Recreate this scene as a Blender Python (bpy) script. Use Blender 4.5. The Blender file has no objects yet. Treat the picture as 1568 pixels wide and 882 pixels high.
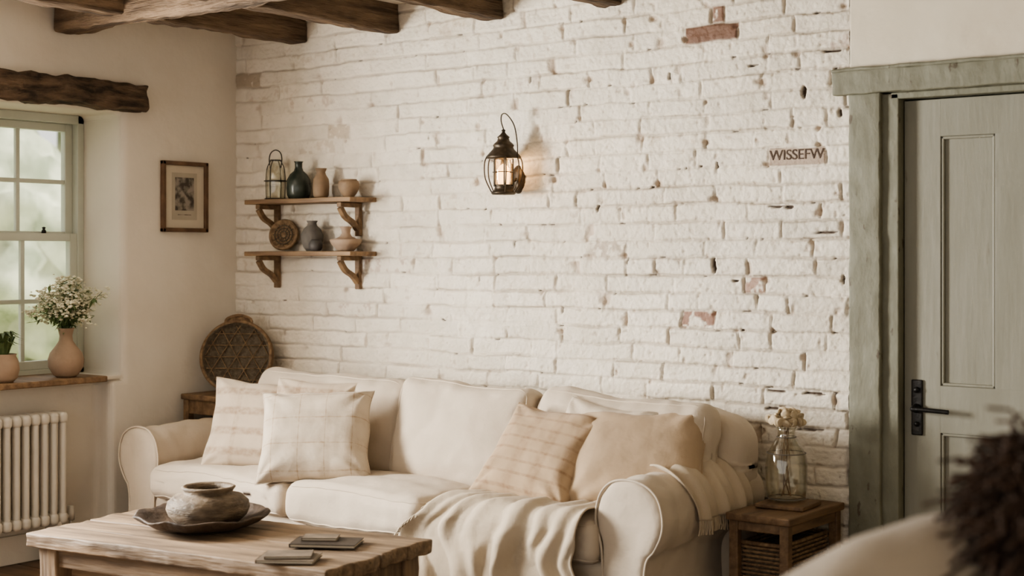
import bpy, bmesh, math, random
import numpy as np
from mathutils import Vector, Matrix, noise, Euler
random.seed(7)
S=bpy.context.scene
C=S.collection
R=math.radians
# ------------------------------------------------------------ materials
def mat(name,c1,c2=None,rough=.7,scale=8,stretch=(1,1,1),bump=.1,bscale=60,bdist=.01,metal=0,lo=.35,hi=.65,detail=6,sheen=0,wear=None):
    m=bpy.data.materials.new(name);m.use_nodes=True
    nt=m.node_tree;n=nt.nodes;l=nt.links
    b=n['Principled BSDF'];b.inputs['Roughness'].default_value=rough;b.inputs['Metallic'].default_value=metal
    if sheen:
        b.inputs['Sheen Weight'].default_value=sheen;b.inputs['Sheen Roughness'].default_value=.6
    c2=c2 or tuple(x*.88 for x in c1)
    tc=n.new('ShaderNodeTexCoord');mp=n.new('ShaderNodeMapping');mp.inputs['Scale'].default_value=stretch
    l.new(tc.outputs['Object'],mp.inputs['Vector'])
    nz=n.new('ShaderNodeTexNoise');nz.inputs['Scale'].default_value=scale;nz.inputs['Detail'].default_value=detail
    l.new(mp.outputs[0],nz.inputs['Vector'])
    cr=n.new('ShaderNodeValToRGB');cr.color_ramp.elements[0].position=lo;cr.color_ramp.elements[1].position=hi
    cr.color_ramp.elements[0].color=(*c2,1);cr.color_ramp.elements[1].color=(*c1,1)
    l.new(nz.outputs['Fac'],cr.inputs[0]);l.new(cr.outputs[0],b.inputs['Base Color'])
    if wear:
        n3=n.new('ShaderNodeTexNoise');n3.inputs['Scale'].default_value=wear[2];n3.inputs['Detail'].default_value=8
        l.new(mp.outputs[0],n3.inputs['Vector'])
        mr=n.new('ShaderNodeMapRange');mr.inputs['From Min'].default_value=wear[1];mr.inputs['From Max'].default_value=wear[1]+.05
        l.new(n3.outputs['Fac'],mr.inputs['Value'])
        mx=n.new('ShaderNodeMixRGB');l.new(mr.outputs[0],mx.inputs[0]);l.new(cr.outputs[0],mx.inputs[1]);mx.inputs[2].default_value=(*wear[0],1)
        l.new(mx.outputs[0],b.inputs['Base Color'])
    if bump:
        n2=n.new('ShaderNodeTexNoise');n2.inputs['Scale'].default_value=bscale;n2.inputs['Detail'].default_value=5
        l.new(mp.outputs[0],n2.inputs['Vector'])
        bp=n.new('ShaderNodeBump');bp.inputs['Strength'].default_value=bump;bp.inputs['Distance'].default_value=bdist
        l.new(n2.outputs['Fac'],bp.inputs['Height']);l.new(bp.outputs[0],b.inputs['Normal'])
    return m
def linen(name,c,stripe=None,scol=None,wr=.35):
    m=mat(name,c,tuple(x*.93 for x in c),rough=.95,scale=5,bump=wr,bscale=9,bdist=.02,sheen=.1)
    nt=m.node_tree;n=nt.nodes;l=nt.links;b=n['Principled BSDF']
    tc=[x for x in n if x.type=='TEX_COORD'][0]
    bp=[x for x in n if x.type=='BUMP'][0]
    wv=[]
    for d in 'XYZ':
        w=n.new('ShaderNodeTexWave');w.bands_direction=d;w.inputs['Scale'].default_value=120;w.inputs['Distortion'].default_value=1.5
        l.new(tc.outputs['Object'],w.inputs['Vector']);wv.append(w)
    a=n.new('ShaderNodeMath');a.operation='ADD';l.new(wv[0].outputs['Fac'],a.inputs[0]);l.new(wv[1].outputs['Fac'],a.inputs[1])
    a2=n.new('ShaderNodeMath');a2.operation='ADD';l.new(a.outputs[0],a2.inputs[0]);l.new(wv[2].outputs['Fac'],a2.inputs[1])
    b2=n.new('ShaderNodeBump');b2.inputs['Strength'].default_value=.15;b2.inputs['Distance'].default_value=.002
    l.new(a2.outputs[0],b2.inputs['Height']);l.new(bp.outputs[0],b2.inputs['Normal']);l.new(b2.outputs[0],b.inputs['Normal'])
    if stripe:
        cr=[x for x in n if x.type=='VALTORGB'][0]
        sx=n.new('ShaderNodeSeparateXYZ');l.new(tc.outputs['Object'],sx.inputs[0])
        tot=None
        nz=n.new('ShaderNodeTexNoise');nz.inputs['Scale'].default_value=45;l.new(tc.outputs['Object'],nz.inputs['Vector'])
        for k,(s,w,st) in enumerate(stripe):
            ax='XY'[k%2]
            mm=n.new('ShaderNodeMath');mm.operation='DIVIDE';l.new(sx.outputs[ax],mm.inputs[0]);mm.inputs[1].default_value=s
            fr=n.new('ShaderNodeMath');fr.operation='FRACT';l.new(mm.outputs[0],fr.inputs[0])
            sb=n.new('ShaderNodeMath');sb.operation='SUBTRACT';l.new(fr.outputs[0],sb.inputs[0]);sb.inputs[1].default_value=.5
            ab=n.new('ShaderNodeMath');ab.operation='ABSOLUTE';l.new(sb.outputs[0],ab.inputs[0])
            mr=n.new('ShaderNodeMapRange');mr.inputs['From Min'].default_value=w;mr.inputs['From Max'].default_value=w*.5
            mr.inputs['To Min'].default_value=0;mr.inputs['To Max'].default_value=st;l.new(ab.outputs[0],mr.inputs['Value'])
            if tot is None: tot=mr.outputs[0]
            else:
                ad=n.new('ShaderNodeMath');ad.operation='ADD';l.new(tot,ad.inputs[0]);l.new(mr.outputs[0],ad.inputs[1]);tot=ad.outputs[0]
        mu=n.new('ShaderNodeMath');mu.operation='MULTIPLY';l.new(tot,mu.inputs[0]);
        r2=n.new('ShaderNodeMapRange');r2.inputs['From Min'].default_value=.3;r2.inputs['From Max'].default_value=.7;r2.inputs['To Min'].default_value=.3;r2.inputs['To Max'].default_value=1.1
        l.new(nz.outputs['Fac'],r2.inputs['Value']);l.new(r2.outputs[0],mu.inputs[1]);mu.use_clamp=True
        mx=n.new('ShaderNodeMixRGB');l.new(mu.outputs[0],mx.inputs[0]);l.new(cr.outputs[0],mx.inputs[1]);mx.inputs[2].default_value=(*scol,1)
        l.new(mx.outputs[0],b.inputs['Base Color'])
    return m
def thinglass(name,tint=(1,1,1),mixf=.08):
    m=bpy.data.materials.new(name);m.use_nodes=True;nt=m.node_tree;n=nt.nodes;n.clear()
    o=n.new('ShaderNodeOutputMaterial');t=n.new('ShaderNodeBsdfTransparent');t.inputs[0].default_value=(*tint,1)
    g=n.new('ShaderNodeBsdfGlossy');g.inputs['Roughness'].default_value=.05
    fr=n.new('ShaderNodeLayerWeight');fr.inputs[0].default_value=.25
    mu=n.new('ShaderNodeMath');mu.operation='MULTIPLY_ADD';mu.inputs[1].default_value=.5;mu.inputs[2].default_value=mixf
    nt.links.new(fr.outputs['Facing'],mu.inputs[0])
    x=n.new('ShaderNodeMixShader')
    nt.links.new(mu.outputs[0],x.inputs[0]);nt.links.new(t.outputs[0],x.inputs[1]);nt.links.new(g.outputs[0],x.inputs[2]);nt.links.new(x.outputs[0],o.inputs[0])
    return m
def emis(name,col,st):
    m=bpy.data.materials.new(name);m.use_nodes=True;b=m.node_tree.nodes['Principled BSDF']
    b.inputs['Base Color'].default_value=(*col,1);b.inputs['Emission Color'].default_value=(*col,1);b.inputs['Emission Strength'].default_value=st
    return m

M={}
M['plaster']=mat('plaster_white',(.72,.67,.59),(.66,.61,.53),rough=.9,scale=2.2,bump=.35,bscale=7,bdist=.02)
M['plaster_cream']=mat('plaster_cream',(.70,.635,.52),(.64,.57,.455),rough=.9,scale=2.5,bump=.3,bscale=9,bdist=.02)
M['ceil']=mat('ceiling_plaster',(.72,.66,.57),(.66,.60,.51),rough=.95,scale=2,bump=.3,bscale=8,bdist=.02)
M['beam']=mat('aged_oak',(.21,.142,.09),(.065,.042,.026),rough=.88,scale=3.5,stretch=(7,.8,7),bump=1,bscale=10,bdist=.03,wear=((.32,.235,.16),.66,3))
M['beamx']=mat('aged_oak_x',(.21,.142,.09),(.065,.042,.026),rough=.88,scale=3.5,stretch=(.8,7,7),bump=1,bscale=10,bdist=.03,wear=((.32,.235,.16),.66,3))
M['lintel']=mat('aged_oak_lintel',(.19,.128,.085),(.035,.024,.016),rough=.9,scale=5,stretch=(7,1.2,5),bump=1,bscale=10,bdist=.04)
M['table']=mat('weathered_pine',(.29,.205,.13),(.115,.077,.047),rough=.65,scale=3,stretch=(.9,9,9),bump=.5,bscale=8,bdist=.012,wear=((.045,.028,.018),.68,5))
M['tabley']=mat('weathered_pine_leg',(.24,.165,.10),(.10,.065,.04),rough=.7,scale=3,stretch=(9,9,.9),bump=.45,bscale=8,bdist=.012)
M['shelf']=mat('shelf_pine',(.27,.175,.098),(.14,.085,.047),rough=.6,scale=3,stretch=(1,9,9),bump=.3,bscale=10,bdist=.01)
M['side']=mat('side_oak',(.22,.138,.076),(.11,.066,.036),rough=.55,scale=3,stretch=(9,1,9),bump=.3,bscale=10,bdist=.01)
M['frame']=mat('frame_walnut',(.17,.098,.055),(.095,.052,.029),rough=.5,scale=6,stretch=(2,2,2),bump=.2)
M['green']=mat('sage_paint',(.225,.222,.168),(.178,.172,.125),rough=.6,scale=5,stretch=(3,3,1.5),bump=.4,bscale=8,bdist=.012,wear=((.11,.09,.062),.64,8))
M['greend']=mat('sage_paint_door',(.275,.265,.215),(.24,.23,.18),rough=.5,scale=4,stretch=(3,3,.6),bump=.2,bscale=14,bdist=.008,wear=((.18,.16,.12),.70,7))
M['greenw']=mat('pale_window_paint',(.56,.58,.51),(.50,.52,.45),rough=.5,scale=4,bump=.1)
M['rad']=mat('radiator_enamel',(.62,.58,.51),(.56,.52,.45),rough=.4,scale=4,bump=.05)
M['iron']=mat('black_iron',(.03,.027,.025),(.015,.014,.013),rough=.45,scale=20,bump=.2,metal=.6)
M['bronze']=mat('dark_bronze',(.085,.062,.04),(.038,.029,.02),rough=.45,scale=25,bump=.2,metal=.6)
M['floor']=mat('floor_oak',(.15,.09,.05),(.08,.045,.025),rough=.45,scale=2,stretch=(.8,8,1),bump=.3,bscale=8,bdist=.01)
M['sofa']=linen('linen_slipcover',(.56,.478,.382),wr=.45)
M['plaid1']=linen('linen_plaid',(.53,.44,.34),stripe=[(.16,.10,.30),(.098,.24,.60)],scol=(.27,.18,.115),wr=.4)
M['plaid2']=linen('linen_check',(.57,.49,.39),stripe=[(.12,.030,.42),(.12,.035,.45),(.12,.32,.14),(.12,.34,.18)],scol=(.31,.215,.135),wr=.4)
M['plaid3']=linen('linen_tan_plaid',(.44,.325,.215),stripe=[(.11,.26,.35),(.055,.14,.48)],scol=(.25,.155,.09),wr=.4)
M['tan']=linen('linen_tan',(.43,.32,.215),wr=.4)
M['throw']=linen('wool_throw',(.52,.435,.33),wr=.7)
M['arm']=linen('armchair_fabric',(.34,.275,.205),wr=.4)
M['fur']=mat('brown_fur',(.085,.046,.028),(.03,.018,.012),rough=.9,scale=30,bump=0)
M['clay']=mat('terracotta_pale',(.39,.285,.21),(.31,.225,.16),rough=.8,scale=7,bump=.25,bscale=40)
M['clay2']=mat('clay_tan',(.29,.20,.125),(.20,.135,.085),rough=.7,scale=9,bump=.2,bscale=40)
M['greenglass']=mat('green_glaze',(.045,.052,.04),(.022,.03,.024),rough=.25,scale=9,bump=.05)
M['stone']=mat('grey_stoneware',(.17,.153,.135),(.11,.10,.088),rough=.75,scale=14,bump=.3,bscale=60)
M['stoned']=mat('dark_stoneware',(.09,.082,.078),(.055,.05,.047),rough=.6,scale=14,bump=.3)
M['pot']=mat('rustic_pot',(.225,.17,.115),(.08,.058,.038),rough=.65,scale=12,stretch=(1,1,3),bump=.7,bscale=45)
M['tray']=mat('dark_wood_tray',(.095,.065,.044),(.038,.025,.018),rough=.65,scale=14,bump=.8,bscale=35)
M['wicker']=mat('wicker',(.27,.18,.10),(.14,.085,.048),rough=.7,scale=40,bump=.6,bscale=120)
M['wickerd']=mat('wicker_dark',(.15,.118,.082),(.085,.066,.045),rough=.8,scale=60,bump=.7,bscale=150)
M['leaf']=mat('leaf_green',(.17,.23,.10),(.09,.14,.05),rough=.6,scale=20,bump=0)
M['petal']=mat('cream_petals',(.78,.74,.60),(.64,.62,.46),rough=.8,scale=30,bump=0)
M['paper']=mat('mat_paper',(.58,.525,.43),(.54,.485,.39),rough=.9,scale=5,bump=0)
M['print']=mat('engraving_print',(.30,.27,.23),(.08,.07,.06),rough=.9,scale=28,bump=0,lo=.4,hi=.6)
M['book']=mat('book_cover_dark',(.05,.037,.028),(.028,.021,.016),rough=.5,scale=20,bump=.2)
M['book2']=mat('book_cover_grey',(.20,.155,.112),(.11,.085,.062),rough=.6,scale=12,bump=.2)
M['glass']=thinglass('clear_glass',(.95,.94,.90),.08)
M['glassj']=thinglass('jar_glass',(.86,.86,.80),.12)
M['pane']=thinglass('window_glass',(.97,.98,.97),.02)
M['lampglass']=thinglass('lamp_glass',(1,.88,.72),.08)
M['hedge']=mat('hedge_leaves',(.60,.61,.46),(.25,.28,.19),rough=.8,scale=1.6,bump=0,lo=.38,hi=.62,detail=10)
M['lawn']=mat('lawn',(.54,.58,.38),(.46,.50,.32),rough=.9,scale=.6,bump=0)
M['inkred']=mat('inscription_ink',(.11,.078,.06),(.075,.052,.04),rough=.9,scale=30,bump=0)

# ------------------------------------------------------------ helpers
def obj(name,data,m=None,parent=None,loc=(0,0,0),rot=(0,0,0)):
    o=bpy.data.objects.new(name,data);C.objects.link(o)
    o.location=loc;o.rotation_euler=rot
    if parent: o.parent=parent
    if m is not None: data.materials.append(M[m] if isinstance(m,str) else m)
    return o
def group(name,loc=(0,0,0),rz=0):
    e=bpy.data.objects.new(name,None);e.empty_display_size=.1;C.objects.link(e);e.location=loc;e.rotation_euler=(0,0,rz);return e
def mesh(name,v,f,m,parent=None,loc=(0,0,0),rot=(0,0,0),smooth=True):
    d=bpy.data.meshes.new(name);d.from_pydata([tuple(p) for p in v],[],f);d.update()
    if smooth: d.polygons.foreach_set('use_smooth',[True]*len(d.polygons))
    return obj(name,d,m,parent,loc,rot)
def bmo(name,bm,m,parent=None,loc=(0,0,0),rot=(0,0,0),smooth=True):
    d=bpy.data.meshes.new(name);bm.to_mesh(d);bm.free()
    if smooth: d.polygons.foreach_set('use_smooth',[True]*len(d.polygons))
    return obj(name,d,m,parent,loc,rot)
def box(name,x0,x1,y0,y1,z0,z1,m,parent=None,bev=.004,seg=2,rot=(0,0,0)):
    c=Vector(((x0+x1)/2,(y0+y1)/2,(z0+z1)/2))
    bm=bmesh.new();bmesh.ops.create_cube(bm,size=1)
    for v in bm.verts: v.co=Vector((v.co.x*(x1-x0),v.co.y*(y1-y0),v.co.z*(z1-z0)))
    if bev: bmesh.ops.bevel(bm,geom=bm.edges[:],offset=bev,segments=seg,affect='EDGES',profile=.5)
    return bmo(name,bm,m,parent,c,rot,smooth=False)
def axl(h,r,step,seg=3):
    n=max(2,int(2*(h-r)/step)+1)
    base=[-(h-r)+2*(h-r)*i/n for i in range(n+1)]
    k=[(h-r)+r*math.tan(R(45)*i/seg) for i in range(1,seg+1)]
    return [-x for x in reversed(k)]+base+k
def rbox(sx,sy,sz,r,step=.03,fn=None,seg=3):
    hx,hy,hz=sx/2,sy/2,sz/2
    X,Y,Z=axl(hx,r,step,seg),axl(hy,r,step,seg),axl(hz,r,step,seg)
    bm=bmesh.new()
    def P(x,y,z):
        q=Vector((max(-hx+r,min(hx-r,x)),max(-hy+r,min(hy-r,y)),max(-hz+r,min(hz-r,z))))
        d=Vector((x,y,z))-q
        return q+(d.normalized()*r if d.length>1e-9 else d)
    def face(A,B,f,flip):
        g=[[bm.verts.new(f(a,b)) for b in B] for a in A]
        for i in range(len(A)-1):
            for j in range(len(B)-1):
                q=[g[i][j],g[i+1][j],g[i+1][j+1],g[i][j+1]]
                if flip:q.reverse()
                bm.faces.new(q)
    face(X,Y,lambda a,b:P(a,b,hz),False);face(X,Y,lambda a,b:P(a,b,-hz),True)
    face(Y,Z,lambda a,b:P(hx,a,b),False);face(Y,Z,lambda a,b:P(-hx,a,b),True)
    face(Z,X,lambda a,b:P(b,hy,a),False);face(Z,X,lambda a,b:P(b,-hy,a),True)
    bmesh.ops.remove_doubles(bm,verts=bm.verts[:],dist=1e-5)
    if fn:
        for v in bm.verts: v.co=fn(v.co)
    bmesh.ops.recalc_face_normals(bm,faces=bm.faces[:])
    return bm
def curve(name,splines,rad,m,parent=None,loc=(0,0,0),rot=(0,0,0),cyc=False,smooth=True,res=2):
    cu=bpy.data.curves.new(name,'CURVE');cu.dimensions='3D';cu.bevel_depth=rad;cu.bevel_resolution=res;cu.use_fill_caps=True
    for pts in splines:
        s=cu.splines.new('POLY');s.points.add(len(pts)-1)
        for i,p in enumerate(pts): s.points[i].co=(*p,1)
        s.use_cyclic_u=cyc;s.use_smooth=True
    return obj(name,cu,m,parent,loc,rot)
def lathe(name,prof,m,parent=None,loc=(0,0,0),seg=40,rot=(0,0,0),wob=0,thick=0,sc=1):
    v=[];f=[];n=len(prof)
    for i,(r,z) in enumerate(prof):
        for k in range(seg):
            a=2*math.pi*k/seg
            rr=max(r,1e-4)*sc
            if wob: rr*=1+wob*noise.noise(Vector((math.cos(a)*1.5,math.sin(a)*1.5,z*12)))
            v.append((rr*math.cos(a),rr*math.sin(a),z*sc))
    for i in range(n-1):
        for k in range(seg):
            k2=(k+1)%seg
            f.append((i*seg+k,i*seg+k2,(i+1)*seg+k2,(i+1)*seg+k))
    if prof[0][0]>.002: f.append(tuple(reversed(range(seg))))
    o=mesh(name,v,f,m,parent,loc,rot)
    if thick:
        s=o.modifiers.new('s','SOLIDIFY');s.thickness=thick;s.offset=-1
    return o
def sm(pts,n=6,closed=False):
    out=[];N=len(pts)
    P=[Vector(p) for p in pts]
    for i in range(N if closed else N-1):
        p0=P[(i-1)%N] if closed or i>0 else P[0];p1=P[i];p2=P[(i+1)%N];p3=P[(i+2)%N] if closed or i<N-2 else P[-1]
        for k in range(n):
            t=k/n
            out.append(.5*((2*p1)+(-p0+p2)*t+(2*p0-5*p1+4*p2-p3)*t*t+(-p0+3*p1-3*p2+p3)*t**3))
    if not closed: out.append(P[-1])
    return out
def loft(name,rings,m,parent=None,loc=(0,0,0),rot=(0,0,0)):
    n=len(rings[0]);v=[p for r in rings for p in r];f=[]
    for i in range(len(rings)-1):
        for k in range(n):
            k2=(k+1)%n;f.append((i*n+k,i*n+k2,(i+1)*n+k2,(i+1)*n+k))
    f.append(tuple(reversed(range(n))));f.append(tuple((len(rings)-1)*n+k for k in range(n)))
    bm=bmesh.new();d=bpy.data.meshes.new('t');d.from_pydata([tuple(p) for p in v],[],f);bm.from_mesh(d)
    bmesh.ops.recalc_face_normals(bm,faces=bm.faces[:])
    return bmo(name,bm,m,parent,loc,rot)
def nz(p,s,seed=0): return noise.noise(Vector((p[0]*s+seed*7.3,p[1]*s+seed*3.1,p[2]*s-seed*5.7)))
def crease(p,s,seed=0): return (1-min(1,abs(nz(p,s,seed))*2.2))**3

# ------------------------------------------------------------ brick wall (height field)
XW=3.627;ZW=2.76;DX=.0052
nx=int(XW/DX)+1;nzz=int(ZW/DX)+1
xs=np.linspace(0,XW,nx);zs=np.linspace(0,ZW,nzz)
Xg,Zg=np.meshgrid(xs,zs,indexing='ij')
rng=np.random.RandomState(11)
def vn(X,Z,cx,cz=None):
    cz=cz or cx
    L=rng.rand(int(6/cx)+4,int(5/cz)+4)*2-1
    a=(X+.5)/cx;b=(Z+.5)/cz
    i=np.floor(a).astype(int);j=np.floor(b).astype(int);u=a-i;w=b-j
    u=u*u*(3-2*u);w=w*w*(3-2*w)
    return (L[i,j]*(1-u)+L[i+1,j]*u)*(1-w)+(L[i,j+1]*(1-u)+L[i+1,j+1]*u)*w
RH=.0775;Z0=2.455-RH/2-31*RH
Zw_=Zg+.007*vn(Xg,Zg,.35,.2)+.004*vn(Xg,Zg,.09)+.002*vn(Xg,Zg,.03)
Xw_=Xg+.005*vn(Xg,Zg,.08)+.0025*vn(Xg,Zg,.03)
row=np.floor((Zw_-Z0)/RH).astype(int)
dz=(Zw_-Z0)-row*RH;dlow=dz.copy();dz=np.minimum(dz,RH-dz)
dx=np.zeros_like(Xg);bid=np.zeros_like(row)
SP=[(2.855,3.118,2.455,'red'),(2.985,3.05,2.53,'redp'),(-.02,.20,2.427,'tan'),(.70,.86,2.16,'faint'),
    (3.26,3.527,1.913,'sign'),(3.143,3.245,1.365,'pink'),(2.838,3.007,1.18,'pink2'),(2.356,2.551,1.549,'faint2')]
spr={}
for s in SP:
    r=int(math.floor((s[2]-Z0)/RH));spr.setdefault(r,[]).append(s)
special={}
for r in range(-2,40):
    b=[-.3+rng.rand()*.25]
    while b[-1]<4.2:
        L=.31+.045*rng.randn() if rng.rand()>.16 else .15
        b.append(b[-1]+max(.13,min(.41,L)))
    b=np.array(b)
    for s in spr.get(r,[]):
        b=b[(b<s[0]-.08)|(b>s[1]+.08)];b=np.sort(np.append(b,[s[0],s[1]]))
    mk=row==r
    if not mk.any(): continue
    x=Xw_[mk];k=np.searchsorted(b,x)-1;k=np.clip(k,0,len(b)-2)
    dx[mk]=np.minimum(x-b[k],b[k+1]-x);bid[mk]=(r+3)*40+k
    for s in spr.get(r,[]):
        kk=np.searchsorted(b,(s[0]+s[1])/2)-1;special[(r+3)*40+kk]=s[3]
def sst(a): a=np.clip(a,0,1);return a*a*(3-2*a)
fine=vn(Xg,Zg,.02);med=vn(Xg,Zg,.06);big=vn(Xg,Zg,.5)
jd=np.clip(.70+.5*vn(Xg,Zg,.22,.12)+.3*(Xg/XW-.5),.2,1.25)
jv=np.clip(.55+.75*vn(Xg,Zg,.16,.07)+.45*(Xg/XW-.5)-.12*(Zg-1.4),.03,1.3)
eh=1-(1-sst(dz/.0105))*jd
ev=1-(1-sst(dx/.0095))*jv
e=np.minimum(eh,ev)
NB=2000;boff=rng.randn(NB);bcol=rng.rand(NB);btil=rng.randn(NB)
H=.0130*e+.0024*boff[bid]+.0024*med+.0016*fine+.004*big+.0015*vn(Xg,Zg,.011)+.0022*btil[bid]*(dlow/RH-.5)*2
chip=np.clip(vn(Xg,Zg,.035)*1.3-.5,0,1)*(1-sst(dx/.04))*(.4+Xg/XW)
H-=.024*chip
pit=np.clip(vn(Xg,Zg,.018)-.70,0,1)*(.3+Xg/XW);H-=.020*pit
col=np.zeros((nx,nzz,3))
base=np.array([.775,.715,.625]);
tone=1-.12*(bcol[bid]-.5)-.06*vn(Xg,Zg,.3)-.04*med
col[:]=base;col*=tone[...,None]
warm=np.clip((vn(Xg,Zg,.45)+.3),0,1)[...,None]
col=col*(1-warm*.18)+np.array([.62,.52,.40])*warm*.18
joint=(1-sst((e-.05)/.75))[...,None]
col=col*(1-.55*joint)+np.array([.27,.215,.16])*.55*joint
dirt=np.clip(chip*1.5+pit*1.5,0,.6)[...,None];col=col*(1-dirt)+np.array([.36,.26,.19])*dirt
n1=vn(Xg,Zg,.03)+.6*vn(Xg,Zg,.012)
inner=sst(np.minimum(dx,dz)/.007)
def paint(kind,c,amt,thr,w=.5):
    global col,H
    for k,v in special.items():
        if v==kind:
            mk=(bid==k)
            if kind=='sign': H=np.where(mk,.0135*inner+.0006*fine,H)
            a=(mk*amt*sst((n1-thr)/w)*inner)[...,None]
            col=col*(1-a)+np.array(c)*a;H-=.002*a[...,0]*(kind!='sign')
paint('red',(.15,.070,.042),.95,-1.7);paint('redp',(.18,.085,.05),.92,-1.0);paint('tan',(.34,.265,.18),.7,-1.3)
paint('faint',(.44,.35,.25),.6,-.8);paint('sign',(.36,.26,.195),.8,-1.6);paint('pink',(.32,.175,.125),.8,-.45)
paint('pink2',(.25,.125,.085),.9,-.45);paint('faint2',(.34,.26,.20),.6,-.2)
ub=np.unique(bid)
for q in range(85):
    k=rng.choice(ub)
    if k in special: continue
    am=.12+.28*rng.rand();th=.0+.6*rng.rand()
    cc=np.array([.45,.34,.24]) if rng.rand()>.4 else np.array([.35,.20,.145])
    a=((bid==k)*am*sst((n1-th)/.5)*inner)[...,None];col=col*(1-a)+cc*a
def hole(x,z,w,h,d=.03):
    global H,col
    q=((Xw_-x)/w)**2+((Zw_-z)/h)**2+.35*fine
    a=sst((1.2-q)/.7);H=H-d*a;a=a[...,None];col=col*(1-a)+np.array([.07,.045,.03])*a
for h_ in [(2.999,1.455,.010,.034),(3.424,2.17,.012,.028),(3.356,1.70,.022,.008),(3.581,2.085,.012,.018),(3.52,1.59,.06,.006),
    (3.30,1.705,.04,.004),(3.10,1.39,.02,.006),(3.47,.93,.05,.006),(3.30,.93,.05,.006),(3.60,1.40,.008,.02),(3.45,.78,.06,.007),(3.28,.855,.03,.007),(2.40,1.71,.008,.02),(3.55,2.33,.05,.005),
    (2.78,2.29,.006,.018),(3.02,1.88,.006,.016),(1.93,1.55,.005,.018),(2.56,1.47,.005,.018),(1.40,2.08,.004,.014),(3.19,2.3,.03,.004),(1.72,1.39,.004,.014),(2.20,1.24,.005,.016),(2.02,2.32,.005,.014)]:
    hole(*h_,d=.02)
for q in range(90):
    x=rng.rand()**.7*3.6;r=rng.randint(10,34)
    if x>3.24 and r in (23,24,25): continue
    hole(x,Z0+r*RH+rng.randn()*.002,.004+.014*rng.rand(),.0025+.002*rng.rand(),d=.010)
d=bpy.data.meshes.new('wall_back_brick')
nv=nx*nzz;d.vertices.add(nv)
co=np.stack([Xg,-H-.002,Zg],-1).reshape(-1,3);d.vertices.foreach_set('co',co.ravel())
I,J=np.meshgrid(np.arange(nx-1),np.arange(nzz-1),indexing='ij')
a=(I*nzz+J).ravel();q=np.stack([a,a+nzz,a+nzz+1,a+1],-1)
nf=len(q);d.loops.add(nf*4);d.loops.foreach_set('vertex_index',q.ravel())
d.polygons.add(nf);d.polygons.foreach_set('loop_start',np.arange(nf)*4);d.polygons.foreach_set('use_smooth',[True]*nf)
d.update(calc_edges=True)
at=d.color_attributes.new('paint','FLOAT_COLOR','POINT')
at.data.foreach_set('color',np.concatenate([col.reshape(-1,3),np.ones((nv,1))],1).ravel())
bm_=mat('painted_brick',(1,1,1),(.93,.93,.91),rough=.7,scale=14,bump=.6,bscale=60,bdist=.008)
nt=bm_.node_tree;va=nt.nodes.new('ShaderNodeVertexColor');va.layer_name='paint'
cr=[x for x in nt.nodes if x.type=='VALTORGB'][0]
mx=nt.nodes.new('ShaderNodeMixRGB');mx.blend_type='MULTIPLY';mx.inputs[0].default_value=1
nt.links.new(va.outputs[0],mx.inputs[1]);nt.links.new(cr.outputs[0],mx.inputs[2]);nt.links.new(mx.outputs[0],nt.nodes['Principled BSDF'].inputs['Base Color'])
wb=group('wall_back')
obj('brick_face',d,bm_,wb)
box('structure',-.45,7.3,.12,.3,0,2.9,'plaster_cream',wb,bev=0)
box('masonry_core',-.0,3.63,.015,.12,0,2.76,'plaster_cream',wb,bev=0)
box('plaster_over_door',3.627,7.3,-.018,.12,2.2,2.76,'plaster_cream',wb,bev=.008)
box('plaster_beside_door',4.80,7.3,-.012,.12,0,2.2,'plaster_cream',wb,bev=.003)
tcv=bpy.data.curves.new('brick_inscription','FONT');tcv.body='WISSEFW';tcv.size=.060;tcv.extrude=.001;tcv.align_x='CENTER';tcv.align_y='CENTER';tcv.space_character=.97
obj('brick_inscription',tcv,'inkred',wb,(3.392,-.0168,1.913),(R(90),0,0))

# ------------------------------------------------------------ left wall with window opening, plus an added unseen opening for side light
ys=[-7.0,-3.7,-2.3,-1.90,-1.79,-.86,-.79,.12]
zs_=[0,.87,2.225,2.9]
bm=bmesh.new()
def depth(yi,zi):
    y0,y1=ys[yi],ys[yi+1]
    if yi==1 and zi==1: return None  # unseen opening added so the side area light can enter
    if zi==1 and y0>=-1.79-1e-6 and y1<=-.79+1e-6: return None
    if zi==0 and y0>=-1.90-1e-6 and y1<=-.86+1e-6: return (-.45,-.11)
    return (-.45,0.)
xsl=[-.45,-.11,0.]
vc={}
def V(i,j,k):
    if (i,j,k) not in vc: vc[(i,j,k)]=bm.verts.new((xsl[i],ys[j],zs_[k]))
    return vc[(i,j,k)]
def solid(i,j,k):
    if not(0<=i<2 and 0<=j<7 and 0<=k<3): return False
    dd=depth(j,k)
    if dd is None: return False
    return xsl[i+1]<=dd[1]+1e-6
for i in range(2):
    for j in range(7):
        for k in range(3):
            if not solid(i,j,k): continue
            if not solid(i+1,j,k): bm.faces.new([V(i+1,j,k),V(i+1,j+1,k),V(i+1,j+1,k+1),V(i+1,j,k+1)])
            if not solid(i-1,j,k): bm.faces.new([V(i,j,k),V(i,j,k+1),V(i,j+1,k+1),V(i,j+1,k)])
            if not solid(i,j+1,k): bm.faces.new([V(i,j+1,k),V(i,j+1,k+1),V(i+1,j+1,k+1),V(i+1,j+1,k)])
            if not solid(i,j-1,k): bm.faces.new([V(i,j,k),V(i+1,j,k),V(i+1,j,k+1),V(i,j,k+1)])
            if not solid(i,j,k+1): bm.faces.new([V(i,j,k+1),V(i+1,j,k+1),V(i+1,j+1,k+1),V(i,j+1,k+1)])
            if not solid(i,j,k-1): bm.faces.new([V(i,j,k),V(i,j+1,k),V(i+1,j+1,k),V(i+1,j,k)])
bmesh.ops.recalc_face_normals(bm,faces=bm.faces[:])
wl=bmo('wall_left',bm,'plaster',smooth=False)
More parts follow.
